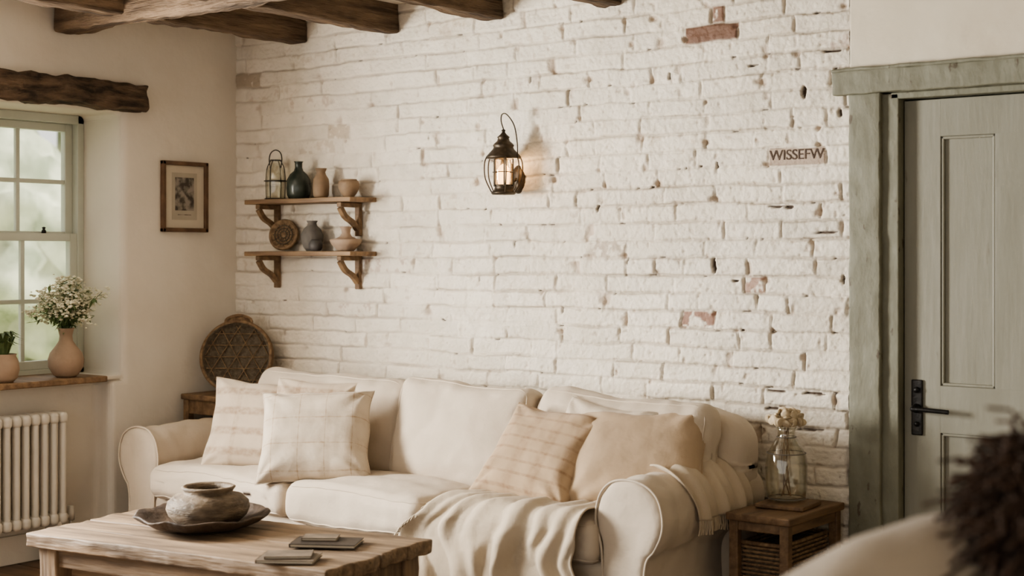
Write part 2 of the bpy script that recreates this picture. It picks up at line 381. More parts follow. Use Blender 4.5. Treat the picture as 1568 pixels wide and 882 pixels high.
bv=wl.modifiers.new('b','BEVEL');bv.width=.035;bv.segments=5;bv.limit_method='ANGLE';bv.angle_limit=R(40)
box('wall_right',7.2,7.35,-7,.12,0,2.9,'plaster_cream',bev=0)
box('ceiling',-.45,7.3,-7,.3,2.76,2.92,'ceil',bev=0)
fl=group('floor')
for i in range(30):
    y1=.1-i*.24
    if y1<-7: break
    box('plank_%d'%i,-.1,7.3,y1-.237,y1,-.05,0,'floor',fl,bev=.003,seg=1)
box('subfloor',-.45,7.3,-7,.12,-.12,-.045,'iron',fl,bev=0)
box('baseboard_left',0,.018,-.84,-.0,0.001,.14,'plaster',bev=.005)
box('baseboard_alcove',-.108,-.09,-1.89,-.87,0.001,.14,'plaster',bev=.005)
box('baseboard_back',.02,3.62,-.036,-.018,0.001,.12,'plaster_cream',bev=.004)

# ------------------------------------------------------------ beams
def beam(name,sx,sy,sz,c,m,seed,parent=None,am=.008,rr=.015):
    def fn(p):
        q=Vector((p.x*(1 if sx>sy else 6),p.y*(6 if sx>sy else 1),p.z*6))
        dv=Vector((nz(q,1.2,seed),nz(q,1.2,seed+5),nz(q,1.2,seed+9)))*am
        dv+=Vector((nz(p,14,seed),nz(p,14,seed+2),nz(p,14,seed+3)))*am*.6
        low=-max(0,nz(q,3,seed+4)-.15)*am*3
        return p+dv+Vector((0,low*(1 if p.y>0 else -1) if sx>sy else 0,-low if p.z<0 else 0))
    return bmo(name,rbox(sx,sy,sz,rr,.025,fn,2),m,parent,c)
for i,x in enumerate([.50,1.15,1.815,2.48,3.14,3.80,4.46,5.12]):
    beam('ceiling_joist' ,.105,6.9,.16,(x,-3.46,2.70),'beam',i,am=.012)
beam('ceiling_beam',7.1,.15,.22,(3.56,-1.14,2.695),'beamx',21,am=.017,rr=.02)
beam('window_lintel_beam',.16,1.30,.135,(-.02,-1.30,2.305),'lintel',31,am=.024,rr=.02)

# ------------------------------------------------------------ window
W=group('window_1')
xg=-.37
y0,y1=-1.79,-.79;z0,z1=.885,2.225
for nme,a in {'frame_top':(xg-.03,xg+.06,y0,y1,z1-.045,z1),'frame_bottom':(xg-.03,xg+.06,y0,y1,z0,z0+.03),'frame_right':(xg-.03,xg+.06,y1-.04,y1,z0,z1),'frame_left':(xg-.03,xg+.06,y0,y0+.04,z0,z1)}.items():
    box(nme,*a,'greenw',W,bev=.004)
def sash(px,za,zb,tag):
    ya,yb=y0+.04,y1-.04
    box('stile_a'+tag,px-.02,px+.02,ya,ya+.045,za,zb,'greenw',W);box('stile_b'+tag,px-.02,px+.02,yb-.045,yb,za,zb,'greenw',W)
    box('rail_a'+tag,px-.02,px+.02,ya+.045,yb-.045,za,za+.045,'greenw',W);box('rail_b'+tag,px-.02,px+.02,ya+.045,yb-.045,zb-.04,zb,'greenw',W)
    iw=(yb-ya-.09)/3
    for k in (1,2): box('muntin_v%d'%k+tag,px-.012,px+.012,ya+.045+iw*k-.011,ya+.045+iw*k+.011,za+.04,zb-.035,'greenw',W,bev=.003)
    zm=(za+zb)/2;box('muntin_h'+tag,px-.0125,px+.0125,ya+.045,yb-.045,zm-.011,zm+.011,'greenw',W,bev=.003)
    box('pane'+tag,px-.002,px+.002,ya+.04,yb-.04,za+.04,zb-.035,'pane',W,bev=0)
sash(xg-.005,1.575,2.18,'_upper');sash(xg+.036,.915,1.61,'_lower')
lathe('sash_latch',[(0,0),(.012,0),(.012,.012),(.006,.02),(.01,.03),(0,.034)],'iron',W,(xg+.036,-1.02,1.61),16)
box('window_sill_board',-.345,.05,-1.84,-.915,.862,.892,'shelf',bev=.006)
box('window_sill_inner',-.345,-.0,-.92,-.795,.866,.886,'plaster',bev=.003)

def blob(bm,c,r,seed,sq=1):
    t=bmesh.new();bmesh.ops.create_icosphere(t,subdivisions=4,radius=1)
    for v in t.verts:
        k=1+.35*nz(v.co,2.2,seed)+.22*nz(v.co,6,seed)+.16*nz(v.co,14,seed)
        v.co=Vector((c[0]+v.co.x*r*k,c[1]+v.co.y*r*k,c[2]+v.co.z*r*k*sq))
    dd=bpy.data.meshes.new('t');t.to_mesh(dd);t.free();bm.from_mesh(dd)
bm=bmesh.new();rr=random.Random(3)
for i in range(16):
    s=-9+i*1.25;dpt=25+rr.uniform(-3,3)
    blob(bm,(6.15-.867*dpt+.597*s,-5.6+.597*dpt+.867*s,rr.uniform(.9,1.6)),rr.uniform(1.3,2.0),i)
for i in range(12):
    s=-10+i*1.8;dpt=31+rr.uniform(-3,3)
    cx_=6.15-.867*dpt+.597*s;cy_=-5.6+.597*dpt+.867*s
    blob(bm,(cx_,cy_,rr.uniform(3.6,5.8)),rr.uniform(1.2,1.9),i+40)
    bmesh.ops.create_cone(bm,segments=10,radius1=.25,radius2=.15,depth=5,matrix=Matrix.Translation((cx_,cy_,1.8)),cap_ends=True)
bmo('garden_trees',bm,'hedge')
box('garden_lawn_ground',-60,-.5,-20,50,-.5,-.3,'lawn',bev=0)

# ------------------------------------------------------------ radiator
G=group('radiator')
for i in range(15):
    yy=-1.175-i*.052
    if yy<-1.86:break
    for k,xx in enumerate((-.035,.035)):
        bmo('column_%d_%d'%(i,k),rbox(.042,.030,.54,.0145,.1),'rad',G,(xx,yy,.46))
    for zz in (.215,.705): bmo('head_%d_%d'%(i,int(zz*10)),rbox(.125,.048,.06,.022,.06),'rad',G,(0,yy,zz))
curve('valve_pipe',[sm([(0,-1.14,.21),(0,-1.12,.21),(0,-1.10,.19),(0,-1.10,0)],6)],.01,'rad',G)
lathe('valve',[(0,-.02),(.018,-.02),(.02,.02),(.015,.05),(0,.052)],'rad',G,(0,-1.10,.21),16)
for yy in (-1.2,-1.80): box('foot_%d'%int(-yy*10),-.05,.05,yy-.015,yy+.015,0,.2,'rad',G)

# ------------------------------------------------------------ picture frame
G=group('picture_frame')
ya,yb,za,zb=-.545,-.235,1.62,1.995
box('bar_l',0.001,.026,ya,ya+.022,za,zb,'frame',G);box('bar_r',0.001,.026,yb-.022,yb,za,zb,'frame',G)
box('bar_t',0.001,.026,ya,yb,zb-.022,zb,'frame',G);box('bar_b',0.001,.026,ya,yb,za,za+.022,'frame',G)
box('mat_board',.004,.010,ya+.02,yb-.02,za+.02,zb-.02,'paper',G,bev=0)
box('print_border',.010,.0112,ya+.070,yb-.070,za+.065,zb-.060,mat('print_paper',(.44,.395,.32),(.39,.345,.275),bump=0),G,bev=0)
box('print',.0112,.0125,ya+.092,yb-.092,za+.115,zb-.085,'print',G,bev=0)
box('caption_line',.0112,.012,ya+.11,yb-.11,za+.09,za+.094,'print',G,bev=0)

# ------------------------------------------------------------ door
T=group('trim_1')
def wornbox(name,x0,x1,y0_,y1_,z0_,z1_,m,p,seed,am=.004):
    fn=lambda q:q+Vector((nz(q,9,seed),nz(q,9,seed+1),nz(q,9,seed+2)))*am+Vector((nz(q,30,seed),nz(q,30,seed+1),nz(q,30,seed+2)))*am*.6
    return bmo(name,rbox(x1-x0,y1_-y0_,z1_-z0_,.007,.02,fn,2),m,p,((x0+x1)/2,(y0_+y1_)/2,(z0_+z1_)/2))
wornbox('architrave_left',3.632,3.765,-.035,.03,0,2.145,'green',T,1)
wornbox('architrave_right',4.745,4.88,-.035,.03,0,2.145,'green',T,2)
wornbox('header',3.565,4.95,-.05,.03,2.143,2.240,'green',T,3)
wornbox('header_cap',3.562,4.955,-.054,.03,2.236,2.252,'green',T,4)
box('jamb_left',3.76,3.832,-.010,.12,0,2.14,'green',T);box('jamb_left_stop',3.832,3.846,.085,.12,0,2.12,'green',T)
box('jamb_right',4.69,4.75,-.010,.12,0,2.14,'green',T);box('jamb_top',3.80,4.72,-.010,.12,2.118,2.143,'green',T)
G=group('door_1')
dx0,dx1=3.836,4.686;dy0,dy1=.04,.085
box('stile_left',dx0,3.985,dy0,dy1,.01,2.112,'greend',G,bev=.002);box('stile_right',4.54,dx1,dy0,dy1,.01,2.112,'greend',G,bev=.002)
box('stile_mid',4.2,4.33,dy0+.0005,dy1,.15,1.98,'greend',G,bev=.002)
box('rail_top',3.983,4.542,dy0+.0003,dy1,1.965,2.112,'greend',G,bev=.001);box('rail_mid',3.983,4.542,dy0+.0003,dy1,.80,.985,'greend',G,bev=.001);box('rail_bottom',3.983,4.542,dy0+.0003,dy1,.01,.25,'greend',G,bev=.001)
for i,(a,b) in enumerate(((3.985,4.2),(4.33,4.54))):
    for j,(c,e_) in enumerate(((.985,1.965),(.25,.80))):
        box('panel_%d%d'%(i,j),a,b,dy0+.018,dy1-.008,c,e_,'greend',G,bev=0)
        for nme,q in {'l':(a,a+.012,c,e_),'r':(b-.012,b,c,e_),'t':(a,b,e_-.012,e_),'b':(a,b,c,c+.012)}.items():
            box('bead_%d%d%s'%(i,j,nme),q[0],q[1],dy0+.004,dy0+.02,q[2],q[3],'greend',G,bev=.004)
box('latch_plate',3.868,3.914,.030,.041,.785,1.005,'iron',G,bev=.005,seg=3)
lathe('lever_rose',[(0,0),(.018,0),(.018,.012),(.012,.02),(.010,.045),(0,.046)],'iron',G,(3.891,.031,.892),20,rot=(R(90),0,0))
curve('lever_handle',[sm([(3.891,-.012,.892),(3.93,-.014,.892),(3.99,-.012,.890),(4.035,-.010,.888)],5)],.009,'iron',G,res=4)
lathe('thumb_turn',[(0,0),(.012,0),(.012,.01),(0,.012)],'iron',G,(3.891,.031,.965),16,rot=(R(90),0,0))
lathe('keyhole_cover',[(0,0),(.010,0),(.010,.006),(0,.008)],'iron',G,(3.891,.031,.83),16,rot=(R(90),0,0))

# ------------------------------------------------------------ shelves
def shelf(zt,tag):
    G=group('wall_shelf')
    fn=lambda p:p+Vector((0,nz(p,5,zt)*.005,nz(p,4,zt)*.003))
    bmo('board',rbox(.77,.195,.024,.004,.03,fn,2),'shelf',G,(.665,-.115,zt-.012))
    for i,x in enumerate((.34,.935)):
        box('upright_%d'%i,x-.016,x+.016,-.042,-.0165,zt-.195,zt-.024,'shelf',G)
        box('arm_%d'%i,x-.0155,x+.0155,-.175,-.040,zt-.048,zt-.024,'shelf',G)
        pts=sm([(x,-.165,zt-.05),(x,-.13,zt-.095),(x,-.075,zt-.125),(x,-.038,zt-.16)],5)
        r=[]
        for k,p in enumerate(pts):
            t=(pts[min(k+1,len(pts)-1)]-pts[max(k-1,0)]).normalized();n_=Vector((0,-t.z,t.y))
            r.append([p+n_*.012+Vector((-.013,0,0)),p+n_*.012+Vector((.013,0,0)),p-n_*.012+Vector((.013,0,0)),p-n_*.012+Vector((-.013,0,0))])
        o=loft('brace_%d'%i,r,'shelf',G)
        for pl in o.data.polygons: pl.use_smooth=False
shelf(1.79,'u');shelf(1.518,'l')
G=group('glass_bottle_jar',(.412,-.112,1.791))
lathe('glass',[(0,.002),(.045,.002),(.052,.02),(.054,.10),(.050,.15),(.030,.185),(.024,.20),(.026,.215)],'glassj',G)
curve('wire_frame',[sm([(.055*math.cos(a),.055*math.sin(a),.004),(.058*math.cos(a),.058*math.sin(a),.10),(.050*math.cos(a),.050*math.sin(a),.17),(.027*math.cos(a),.027*math.sin(a),.21)],5) for a in (.3,.3+math.pi/2,.3+math.pi,.3+3*math.pi/2)],.0025,'iron',G)
curve('wire_rings',[[(r*math.cos(a*math.pi/12),r*math.sin(a*math.pi/12),z) for a in range(24)] for r,z in ((.056,.006),(.059,.10),(.028,.21))],.0025,'iron',G,cyc=True)
curve('bail_handle',[sm([(-.040,.0,.17),(-.048,0,.215),(-.035,0,.25),(0,0,.264),(.035,0,.25),(.048,0,.215),(.040,0,.17)],6)],.003,'iron',G)
lathe('green_bottle_vase',[(0,0),(.05,0),(.061,.02),(.065,.06),(.062,.10),(.045,.13),(.025,.148),(.019,.165),(.020,.19),(.026,.197),(.020,.197),(.014,.185)],'greenglass',None,(.585,-.112,1.791))
lathe('clay_vase',[(0,0),(.030,0),(.040,.015),(.043,.06),(.040,.10),(.026,.122),(.022,.135),(.031,.155),(.026,.155),(.018,.14)],'clay2',None,(.748,-.112,1.791))
G=group('wooden_bowl',(.945,-.112,1.791))
lathe('cup',[(0,0),(.028,0),(.030,.008),(.040,.02),(.052,.045),(.054,.07),(.049,.085),(.045,.085),(.044,.06),(.0,.03)],'clay2',G)
lathe('knob_rim',[(.034,0),(.044,.004),(.040,.01),(.034,.01)],'clay2',G,(0,0,.083))
G=group('decorative_round_plate',(.435,-.075,1.520+.086));G.rotation_euler=(R(80),0,R(22))
lathe('plate',[(0,-.008),(.080,-.008),(.085,.0),(.080,.01),(.070,.006),(.066,.0),(0,.0)],'wicker',G)
curve('ring_pattern',[[(r*math.cos(a*math.pi/16),r*math.sin(a*math.pi/16),.003) for a in range(32)] for r in (.018,.034,.050)],.003,'wickerd',G,cyc=True)
curve('ray_pattern',[[(.02*math.cos(a),.02*math.sin(a),.002),(.062*math.cos(a),.062*math.sin(a),.002)] for a in [k*math.pi/6 for k in range(12)]],.002,'wickerd',G)
lathe('stoneware_vase',[(0,0),(.030,0),(.045,.02),(.058,.055),(.058,.085),(.045,.115),(.026,.133),(.022,.145),(.030,.158),(.025,.158),(.018,.145)],'stone',None,(.672,-.10,1.519))
lathe('small_stone_pot',[(0,0),(.024,0),(.034,.015),(.036,.035),(.028,.052),(.022,.06),(.018,.058),(.018,.05)],'stoned',None,(.755,-.158,1.519))
G=group('ceramic_jug_bowl',(.925,-.112,1.519))
lathe('body',[(0,0),(.040,0),(.048,.008),(.075,.035),(.083,.055),(.078,.060),(.055,.062),(.030,.075),(.022,.09),(.024,.11),(.034,.125),(.029,.125),(.018,.10)],'clay',G)

# ------------------------------------------------------------ wall lantern
G=group('wall_lantern_sconce',(1.955,-.135,1.78))
lathe('base',[(0,0),(.052,0),(.058,.006),(.058,.012),(.046,.02),(.040,.034),(.046,.040),(.046,.046),(0,.046)],'bronze',G)
lathe('glass_chimney',[(.040,.046),(.046,.07),(.046,.14),(.040,.168)],'lampglass',G)
lathe('hood',[(.042,.165),(.080,.168),(.083,.175),(.078,.182),(.050,.212),(.046,.222),(.050,.228),(.046,.236),(.030,.25),(.026,.262),(.030,.268),(.014,.282),(.007,.292),(.010,.30),(0,.308)],'bronze',G)
ws=[]
for a in (R(45),R(135),R(225),R(315),R(0),R(180)):
    ws.append(sm([(r*math.cos(a),r*math.sin(a),z) for r,z in ((.078,.178),(.088,.15),(.090,.11),(.084,.07),(.066,.03),(.056,.012))],5))
curve('guard_wires',ws,.0030,'bronze',G)
curve('guard_rings',[[(r*math.cos(a*math.pi/16),r*math.sin(a*math.pi/16),z) for a in range(32)] for r,z in ((.050,.105),)],.002,'bronze',G,cyc=True)
curve('frame_bars',[[(.049*math.cos(a),.049*math.sin(a),.04),(.049*math.cos(a),.049*math.sin(a),.17)] for a in [k*math.pi/3+.2 for k in range(6)]],.0035,'bronze',G)
curve('bail_handle',[sm([(.082,0,.172),(.080,.0,.24),(.062,.0,.32),(.02,0,.372),(-.008,0,.375),(-.014,0,.345),(0,0,.305)],6)],.003,'bronze',G)
lathe('frosted_candle_glass',[(0,.046),(.024,.046),(.028,.06),(.030,.085),(.028,.115),(.018,.135),(0,.145)],emis('bulb_glow',(1,.64,.32),2.9),G)
lathe('back_plate',[(0,0),(.045,0),(.050,.006),(.042,.014),(.020,.02),(0,.022)],'bronze',G,(.0,.120,.075),28,rot=(R(90),0,0)).scale=(.8,1.35,1)
curve('wall_arm',[sm([(0,.10,.075),(0,.07,.06),(0,.06,.02),(0,.03,.008),(0,0,.006)],5)],.008,'bronze',G)
L=bpy.data.lights.new('lantern_light','POINT');L.energy=.75;L.color=(1,.66,.36);L.shadow_soft_size=.04
o=bpy.data.objects.new('lantern_light',L);C.objects.link(o);o.location=(.034,.034,.152);o.parent=G

# ------------------------------------------------------------ sofa
SF=group('sofa')
def armprof(sgn):
    P=[(.115,.03),(.120,.15),(.118,.30),(.125,.40),(.146,.47),(.148,.53),(.125,.60),(.075,.645),(0,.658),(-.075,.643),(-.128,.60),(-.150,.53),(-.146,.47),(-.115,.405),(-.080,.36),(-.070,.28),(-.078,.15),(-.088,.03)]
    Q=sm([(a*sgn,b,0) for a,b in P],6)
    return [(p.x,p.y) for p in Q]
def arm(name,cx,ya,yb,sgn):
    P=armprof(sgn);cz=.40
    def ring(y,s):
        out=[]
        for (a,b) in P:
            ux,uz=a*s,cz+(b-cz)*(1-(1-s)*.5)
            w=Vector((cx+ux,y,uz))
            k=.011*nz(w,5,cx)+.006*nz(w,14,cx)-.007*crease(Vector((w.x,w.y*2.2,w.z*.6)),4,cx+3)
            if s<1:k*=.5
            n_=Vector((a,0,b-.5)).normalized()
            out.append((w.x+k*n_.x,y+.006*nz(w,9,3)+(.005*crease(w,5,4) if s<1 else 0),uz+(k*n_.z if uz>.3 else 0)))
        return out
    R_=[ring(ya-.012,.35),ring(ya-.014,.55),ring(ya-.014,.75),ring(ya-.010,.90),ring(ya-.002,.975),ring(ya+.012,1)]
    N=int((yb-ya)/.02)
    for i in range(1,N): R_.append(ring(ya+.012+(yb-ya-.024)*i/N,1))
    R_+= [ring(yb-.01,1),ring(yb,.95),ring(yb+.004,.5)]
    loft(name,R_,'sofa',SF)
    curve(name+'_piping',[[(cx+a*.985,ya-.004,cz+(b-cz)*.992) for a,b in P]],.0048,'sofa',SF)
arm('left_arm',.312,-.93,-.445,1)
arm('right_arm',3.158,-.93,-.13,-1)
def backfn(p):
    t=max(0,min(1,(p.z+.4)/.8))
    k=.012*nz(p,3,8)+.006*nz(p,10,2)-.006*crease(p,4,6)
    ex=abs(p.x)/1.39
    drop=-.05*max(0,ex-.86)/.14 if p.z>.2 else 0
    return Vector((p.x,p.y+k*.7+.02*t,p.z+drop+k*.6))
bmo('back_frame',rbox(2.76,.25,.82,.10,.03,backfn,5),'sofa',SF,(1.915,-.235,.455))
bmo('seat_base',rbox(2.66,.80,.30,.03,.05,lambda p:p+Vector((0,.010*nz(p,3,4),0)),3),'sofa',SF,(1.73,-.52,.18))
def cushion(name,w,dd,h,loc,rot,bul=.03,m='sofa',par=None,r=.05,seed=0,wr=.006,sag=0,cz_=.35):
    hx,hy,hz=w/2,dd/2,h/2
    def fn(p):
        u=max(-1,min(1,p.x/hx));v=max(-1,min(1,p.y/hy))
        bb=(1-abs(u)**2.6)*(1-abs(v)**2.6)
        sgn=1 if p.z>0 else -1
        q=Vector(p)
        q.z+=sgn*bul*bb*min(1,abs(p.z)/hz*1.3)
        q.x*=1-.03*(1-v*v)*abs(u);q.y*=1-.03*(1-u*u)*abs(v)
        if sag and v>0: q.y-=sag*v*(.5+.5*math.cos(u*2.6+seed))*1.0
        edge=max(abs(u),abs(v))**6
        fold=nz(Vector((p.x*.5+p.y*.35,p.y*1.5,0)),6,seed)+.35*nz(p,13,seed)
        wv=wr*fold*(.45+.55*max(abs(u),abs(v))**2)-wr*cz_*crease(Vector((p.x*.45+p.y*.5,p.y*.9-p.x*.3,0)),4,seed+2)
        q.z+=sgn*wv*1.2+.004*edge*math.sin(p.x*60+seed)*sgn*.5
        q.x+=wv*.6*edge+.010*edge*nz(p,5,seed+4);q.y+=wv*.9*edge+.013*edge*nz(p,5,seed+5)
        return q
    e=bpy.data.objects.new(name,None);C.objects.link(e);e.parent=par or SF;e.location=loc;e.rotation_euler=rot
    bmo(name+'_body',rbox(w,dd,h,r,.018,fn,5),m,e)
    for sg in (1,-1):
        pts=[];z=sg*(hz-r*.3);rx,ry=hx-r*.28+.0015,hy-r*.28+.0015;cr_=r
        for (cxx,cyy,a0) in ((rx-cr_,ry-cr_,0),(-rx+cr_,ry-cr_,90),(-rx+cr_,-ry+cr_,180),(rx-cr_,-ry+cr_,270)):
            for k in range(7):
                a=R(a0+15*k);pts.append(Vector((cxx+cr_*math.cos(a),cyy+cr_*math.sin(a),z)))
        full=[]
        for i in range(len(pts)):
            a=pts[i];b=pts[(i+1)%len(pts)];nn=max(1,int((b-a).length/.02))
            for k in range(nn): full.append(a.lerp(b,k/nn))
        curve(name+'_piping%d'%sg,[[fn(p) for p in full]],.0036,m,e,cyc=True)
    return e
cushion('seat_cushion_a',.93,.54,.165,(.905,-.715,.405),(0,0,0),.028,seed=1,r=.05,wr=.012,cz_=.3)
cushion('seat_cushion_b',.80,.55,.17,(1.775,-.722,.405),(0,0,R(.5)),.032,seed=2,r=.05,wr=.012,cz_=.3)
cushion('seat_cushion_c',.85,.54,.165,(2.61,-.715,.405),(0,0,0),.028,seed=3,r=.05,wr=.012,cz_=.3)
cushion('back_cushion_a',1.00,.49,.17,(1.135,-.425,.695),(R(80),R(0),R(1)),.060,seed=4,r=.078,wr=.020,sag=.014)
cushion('back_cushion_b',.76,.50,.17,(1.985,-.450,.695),(R(77),R(2),0),.070,seed=5,r=.065,wr=.020,sag=.018)
cushion('back_cushion_c',.88,.48,.17,(2.80,-.420,.685),(R(80),R(1),R(-1)),.055,seed=6,r=.078,wr=.020,sag=.014)

# ------------------------------------------------------------ throw pillows
def pillow(name,w,h,t,loc,rx,rz,roll,m,seed=0):
    N=36
    bm=bmesh.new()
    for side in (1,-1):
        g=[]
        for i in range(N+1):
            rw=[]
            for j in range(N+1):
                u=-1+2*i/N;vv=-1+2*j/N
                u=math.sin(u*math.pi/2)*.5+u*.5;vv=math.sin(vv*math.pi/2)*.5+vv*.5
                x=u*w/2*(1-.08*(1-vv*vv)*abs(u));y=vv*h/2*(1-.08*(1-u*u)*abs(vv))
                th=t/2*((1-u**4)*(1-vv**4))**.5
                p=Vector((x,y,0))
                rim=.35+.65*max(abs(u),abs(vv))**2
                wr=(.020*nz(Vector((x*.6+y*.5,y*1.3,0)),6,seed+side)+.007*nz(p,15,seed+side))*rim
                cd=math.hypot(abs(u)-1,abs(vv)-1);an=math.atan2(1-abs(vv),1-abs(u)+1e-6)
                wr+=.011*math.sin(an*9+seed)*math.exp(-cd*2.0)*min(1,cd*4)
                e=min(1,th/(t/2)*2)
                z=side*(th+wr*e)+.016*nz(p,3,seed+9)
                x+=.009*nz(p,9,seed+20);yy=y+.009*nz(p,9,seed+30)
                rw.append(bm.verts.new((x,yy,z)))
            g.append(rw)
        for i in range(N):
            for j in range(N):
                q=[g[i][j],g[i+1][j],g[i+1][j+1],g[i][j+1]]
                if side<0:q.reverse()
                bm.faces.new(q)
    bmesh.ops.remove_doubles(bm,verts=bm.verts[:],dist=2e-4)
    G=group(name,loc)
    G.rotation_euler=(Matrix.Rotation(R(rz),4,'Z')@Matrix.Rotation(R(rx),4,'X')@Matrix.Rotation(R(roll),4,'Z')).to_euler()
    bmo('cover',bm,m,G)
    pts=[]
    for k in range(120):
        s=k/30;sd=int(s);q=(s-sd)*2-1
        u,vv=[(q,-1),(1,q),(-q,1),(-1,-q)][sd]
        x=u*w/2*(1-.08*(1-vv*vv)*abs(u));y=vv*h/2*(1-.08*(1-u*u)*abs(vv));p=Vector((x,y,0))
        pts.append((x+.009*nz(p,9,seed+20),y+.009*nz(p,9,seed+30),.016*nz(p,3,seed+9)))
    curve('seam',[pts],.0032,m,G,cyc=True)
    return G
pillow('throw_pillow',.42,.42,.13,(1.19,-.61,.700),76,22,-3,'plaid1',1)
pillow('throw_pillow',.50,.45,.18,(.915,-.71,.680),68,27,-3,'plaid1',2)
pillow('throw_pillow',.52,.44,.19,(1.400,-.81,.675),62,33,2,'plaid2',3)
pillow('throw_pillow',.46,.40,.15,(2.79,-.56,.70),66,2,-6,'sofa',5)
pillow('throw_pillow',.47,.46,.17,(2.60,-.72,.675),50,10,-10,'plaid3',4)
pillow('throw_pillow',.58,.46,.20,(2.98,-.60,.675),50,16,4,'tan',6)

# ------------------------------------------------------------ throws
def sheet(name,fn,nu,nv,m,par,th=.006):
    v=[];f=[]
    for i in range(nu+1):
        for j in range(nv+1): v.append(fn(i/nu,j/nv))
    for i in range(nu):
        for j in range(nv): f.append((i*(nv+1)+j,(i+1)*(nv+1)+j,(i+1)*(nv+1)+j+1,i*(nv+1)+j+1))
    o=mesh(name,v,f,m,par);s=o.modifiers.new('s','SOLIDIFY');s.thickness=th;s.offset=0
    return o
def ssm(t): t=max(0,min(1,t));return t*t*(3-2*t)
def throwseat(u,v):
    x0_=2.17+.30*(1-ssm(v*1.7))+.03*math.sin(v*9)
    x=x0_+(2.985-x0_)*u
    L=v*1.05;flat=.28
    w_=u+.10*nz((u*3,v*2.5,0),1,11)+.06*math.sin(v*4)
    fold=.012*math.sin(w_*22)+.007*math.sin(w_*43+2*math.sin(u*7))+.026*nz((w_*7,v*2.2,0),1,3)+.009*nz((w_*16,v*8,0),1,5)
    if L<flat: y,z=-.68-L,.515;nrm=Vector((0,0,1))
    elif L<flat+.12:
        a=(L-flat)/.12*math.pi/2;y=-.96-.055*math.sin(a);z=.46+.055*math.cos(a);nrm=Vector((0,-math.sin(a),math.cos(a)))
    else:
        y=-1.015-.02*(L-flat);z=.46-(L-flat-.12)*.62;nrm=Vector((0,-1,0))
    amp=.6+.9*ssm((L-.2)/.4)
    p=Vector((x,y,z))+nrm*(max(-.012,fold*amp)+.018)
    p.x+=.014*math.sin(v*11+u*5)+.015*nz((u*5,v*5,1),1.5,2)
    return p
G=group('throw_blanket')
sheet('cloth',throwseat,120,80,'throw',G)
fr=[]
for i in range(90):
    p=throwseat(i/89,1);fr.append(sm([p,p+Vector((random.uniform(-.006,.006),-.003,-.03)),p+Vector((random.uniform(-.012,.012),-.004,-.065))],3))
for i in range(46):
    p=throwseat(0,.25+.7*i/45);fr.append([p,p+Vector((-.018,-.006,-.012)),p+Vector((-.030+random.uniform(-.006,.006),-.008,-.034))])
curve('fringe',fr,.0022,'throw',G,res=1)
def throwarm(u,v):
    y=-.70+.40*u+.05*math.sin(v*5+1)*(1-u)+.03*v
    r=.158;L=v*.58
    fold=.009*math.sin(u*19+v*5)+.006*math.sin(u*37+3*v)+.018*nz((u*5,v*3,2),1,7)
    cx,cz=3.158,.51
    if L<.06: p=Vector((cx-r,y,cz-.04+L));n_=Vector((-1,0,0))
    else:
        a=math.pi-(L-.06)/r
        if a>-.15: p=Vector((cx+r*math.cos(a)*.97,y,cz+r*math.sin(a)));n_=Vector((math.cos(a),0,math.sin(a)))
        else:
            e_=(-.15-a)*r;p=Vector((cx+r*.97-.004,y,cz-.02-e_));n_=Vector((1,0,0))
    return p+n_*(fold*.9+.012)
G=group('throw_blanket')
sheet('cloth',throwarm,60,70,'throw',G)
fr=[]
for i in range(80):
    p=throwarm(i/79,1);fr.append([p,p+Vector((.004,random.uniform(-.006,.006),-.03)),p+Vector((.002,random.uniform(-.012,.012),-.055))])
curve('fringe',fr,.0022,'throw',G,res=1)

# ------------------------------------------------------------ coffee table
CT=group('coffee_table',(1.965,-1.845,0),R(8))
LX,LY=1.40,.66
for i in range(4):
    w_=LY/4;yc=-LY/2+w_*(i+.5)
    def fn(p,i=i):
        q=Vector((p.x,p.y*4,p.z))
        ed=.012*nz((p.x*3,i*3.1+p.y*8,0),2,i)+.006*nz(p,30,i)
        out=Vector(p);out.z+=.003*nz(q,4,i)+.001*(-1)**i
        if abs(p.x)>LX/2-.03: out.x+=ed*1.3
        if (i==0 and p.y<-w_/2+.01) or (i==3 and p.y>w_/2-.01): out.y+=ed*.7
        return out
    bmo('top_plank_%d'%i,rbox(LX,w_-.005,.052,.006,.02,fn,2),'table',CT,(0,yc,.424))
box('apron_front',-LX/2+.08,LX/2-.08,-LY/2+.045,-LY/2+.07,.325,.400,'table',CT);box('apron_back',-LX/2+.08,LX/2-.08,LY/2-.07,LY/2-.045,.325,.400,'table',CT)
box('apron_left',-LX/2+.055,-LX/2+.08,-LY/2+.06,LY/2-.06,.325,.400,'tabley',CT);box('apron_right',LX/2-.08,LX/2-.055,-LY/2+.06,LY/2-.06,.325,.400,'tabley',CT)
for sx in (-1,1):
    for sy in (-1,1):
        f2=lambda p:Vector((p.x*(1-.15*max(0,-p.z/.2)),p.y*(1-.15*max(0,-p.z/.2)),p.z))+Vector((nz(p,12,sx),nz(p,12,sy),0))*.004
        bmo('leg_%d%d'%(sx+1,sy+1),rbox(.09,.09,.400,.008,.05,f2,2),'tabley',CT,(sx*(LX/2-.085),sy*(LY/2-.075),.200))
box('stretcher_left',-LX/2+.07,-LX/2+.10,-LY/2+.1,LY/2-.1,.12,.17,'tabley',CT);box('stretcher_right',LX/2-.10,LX/2-.07,-LY/2+.1,LY/2-.1,.12,.17,'tabley',CT)
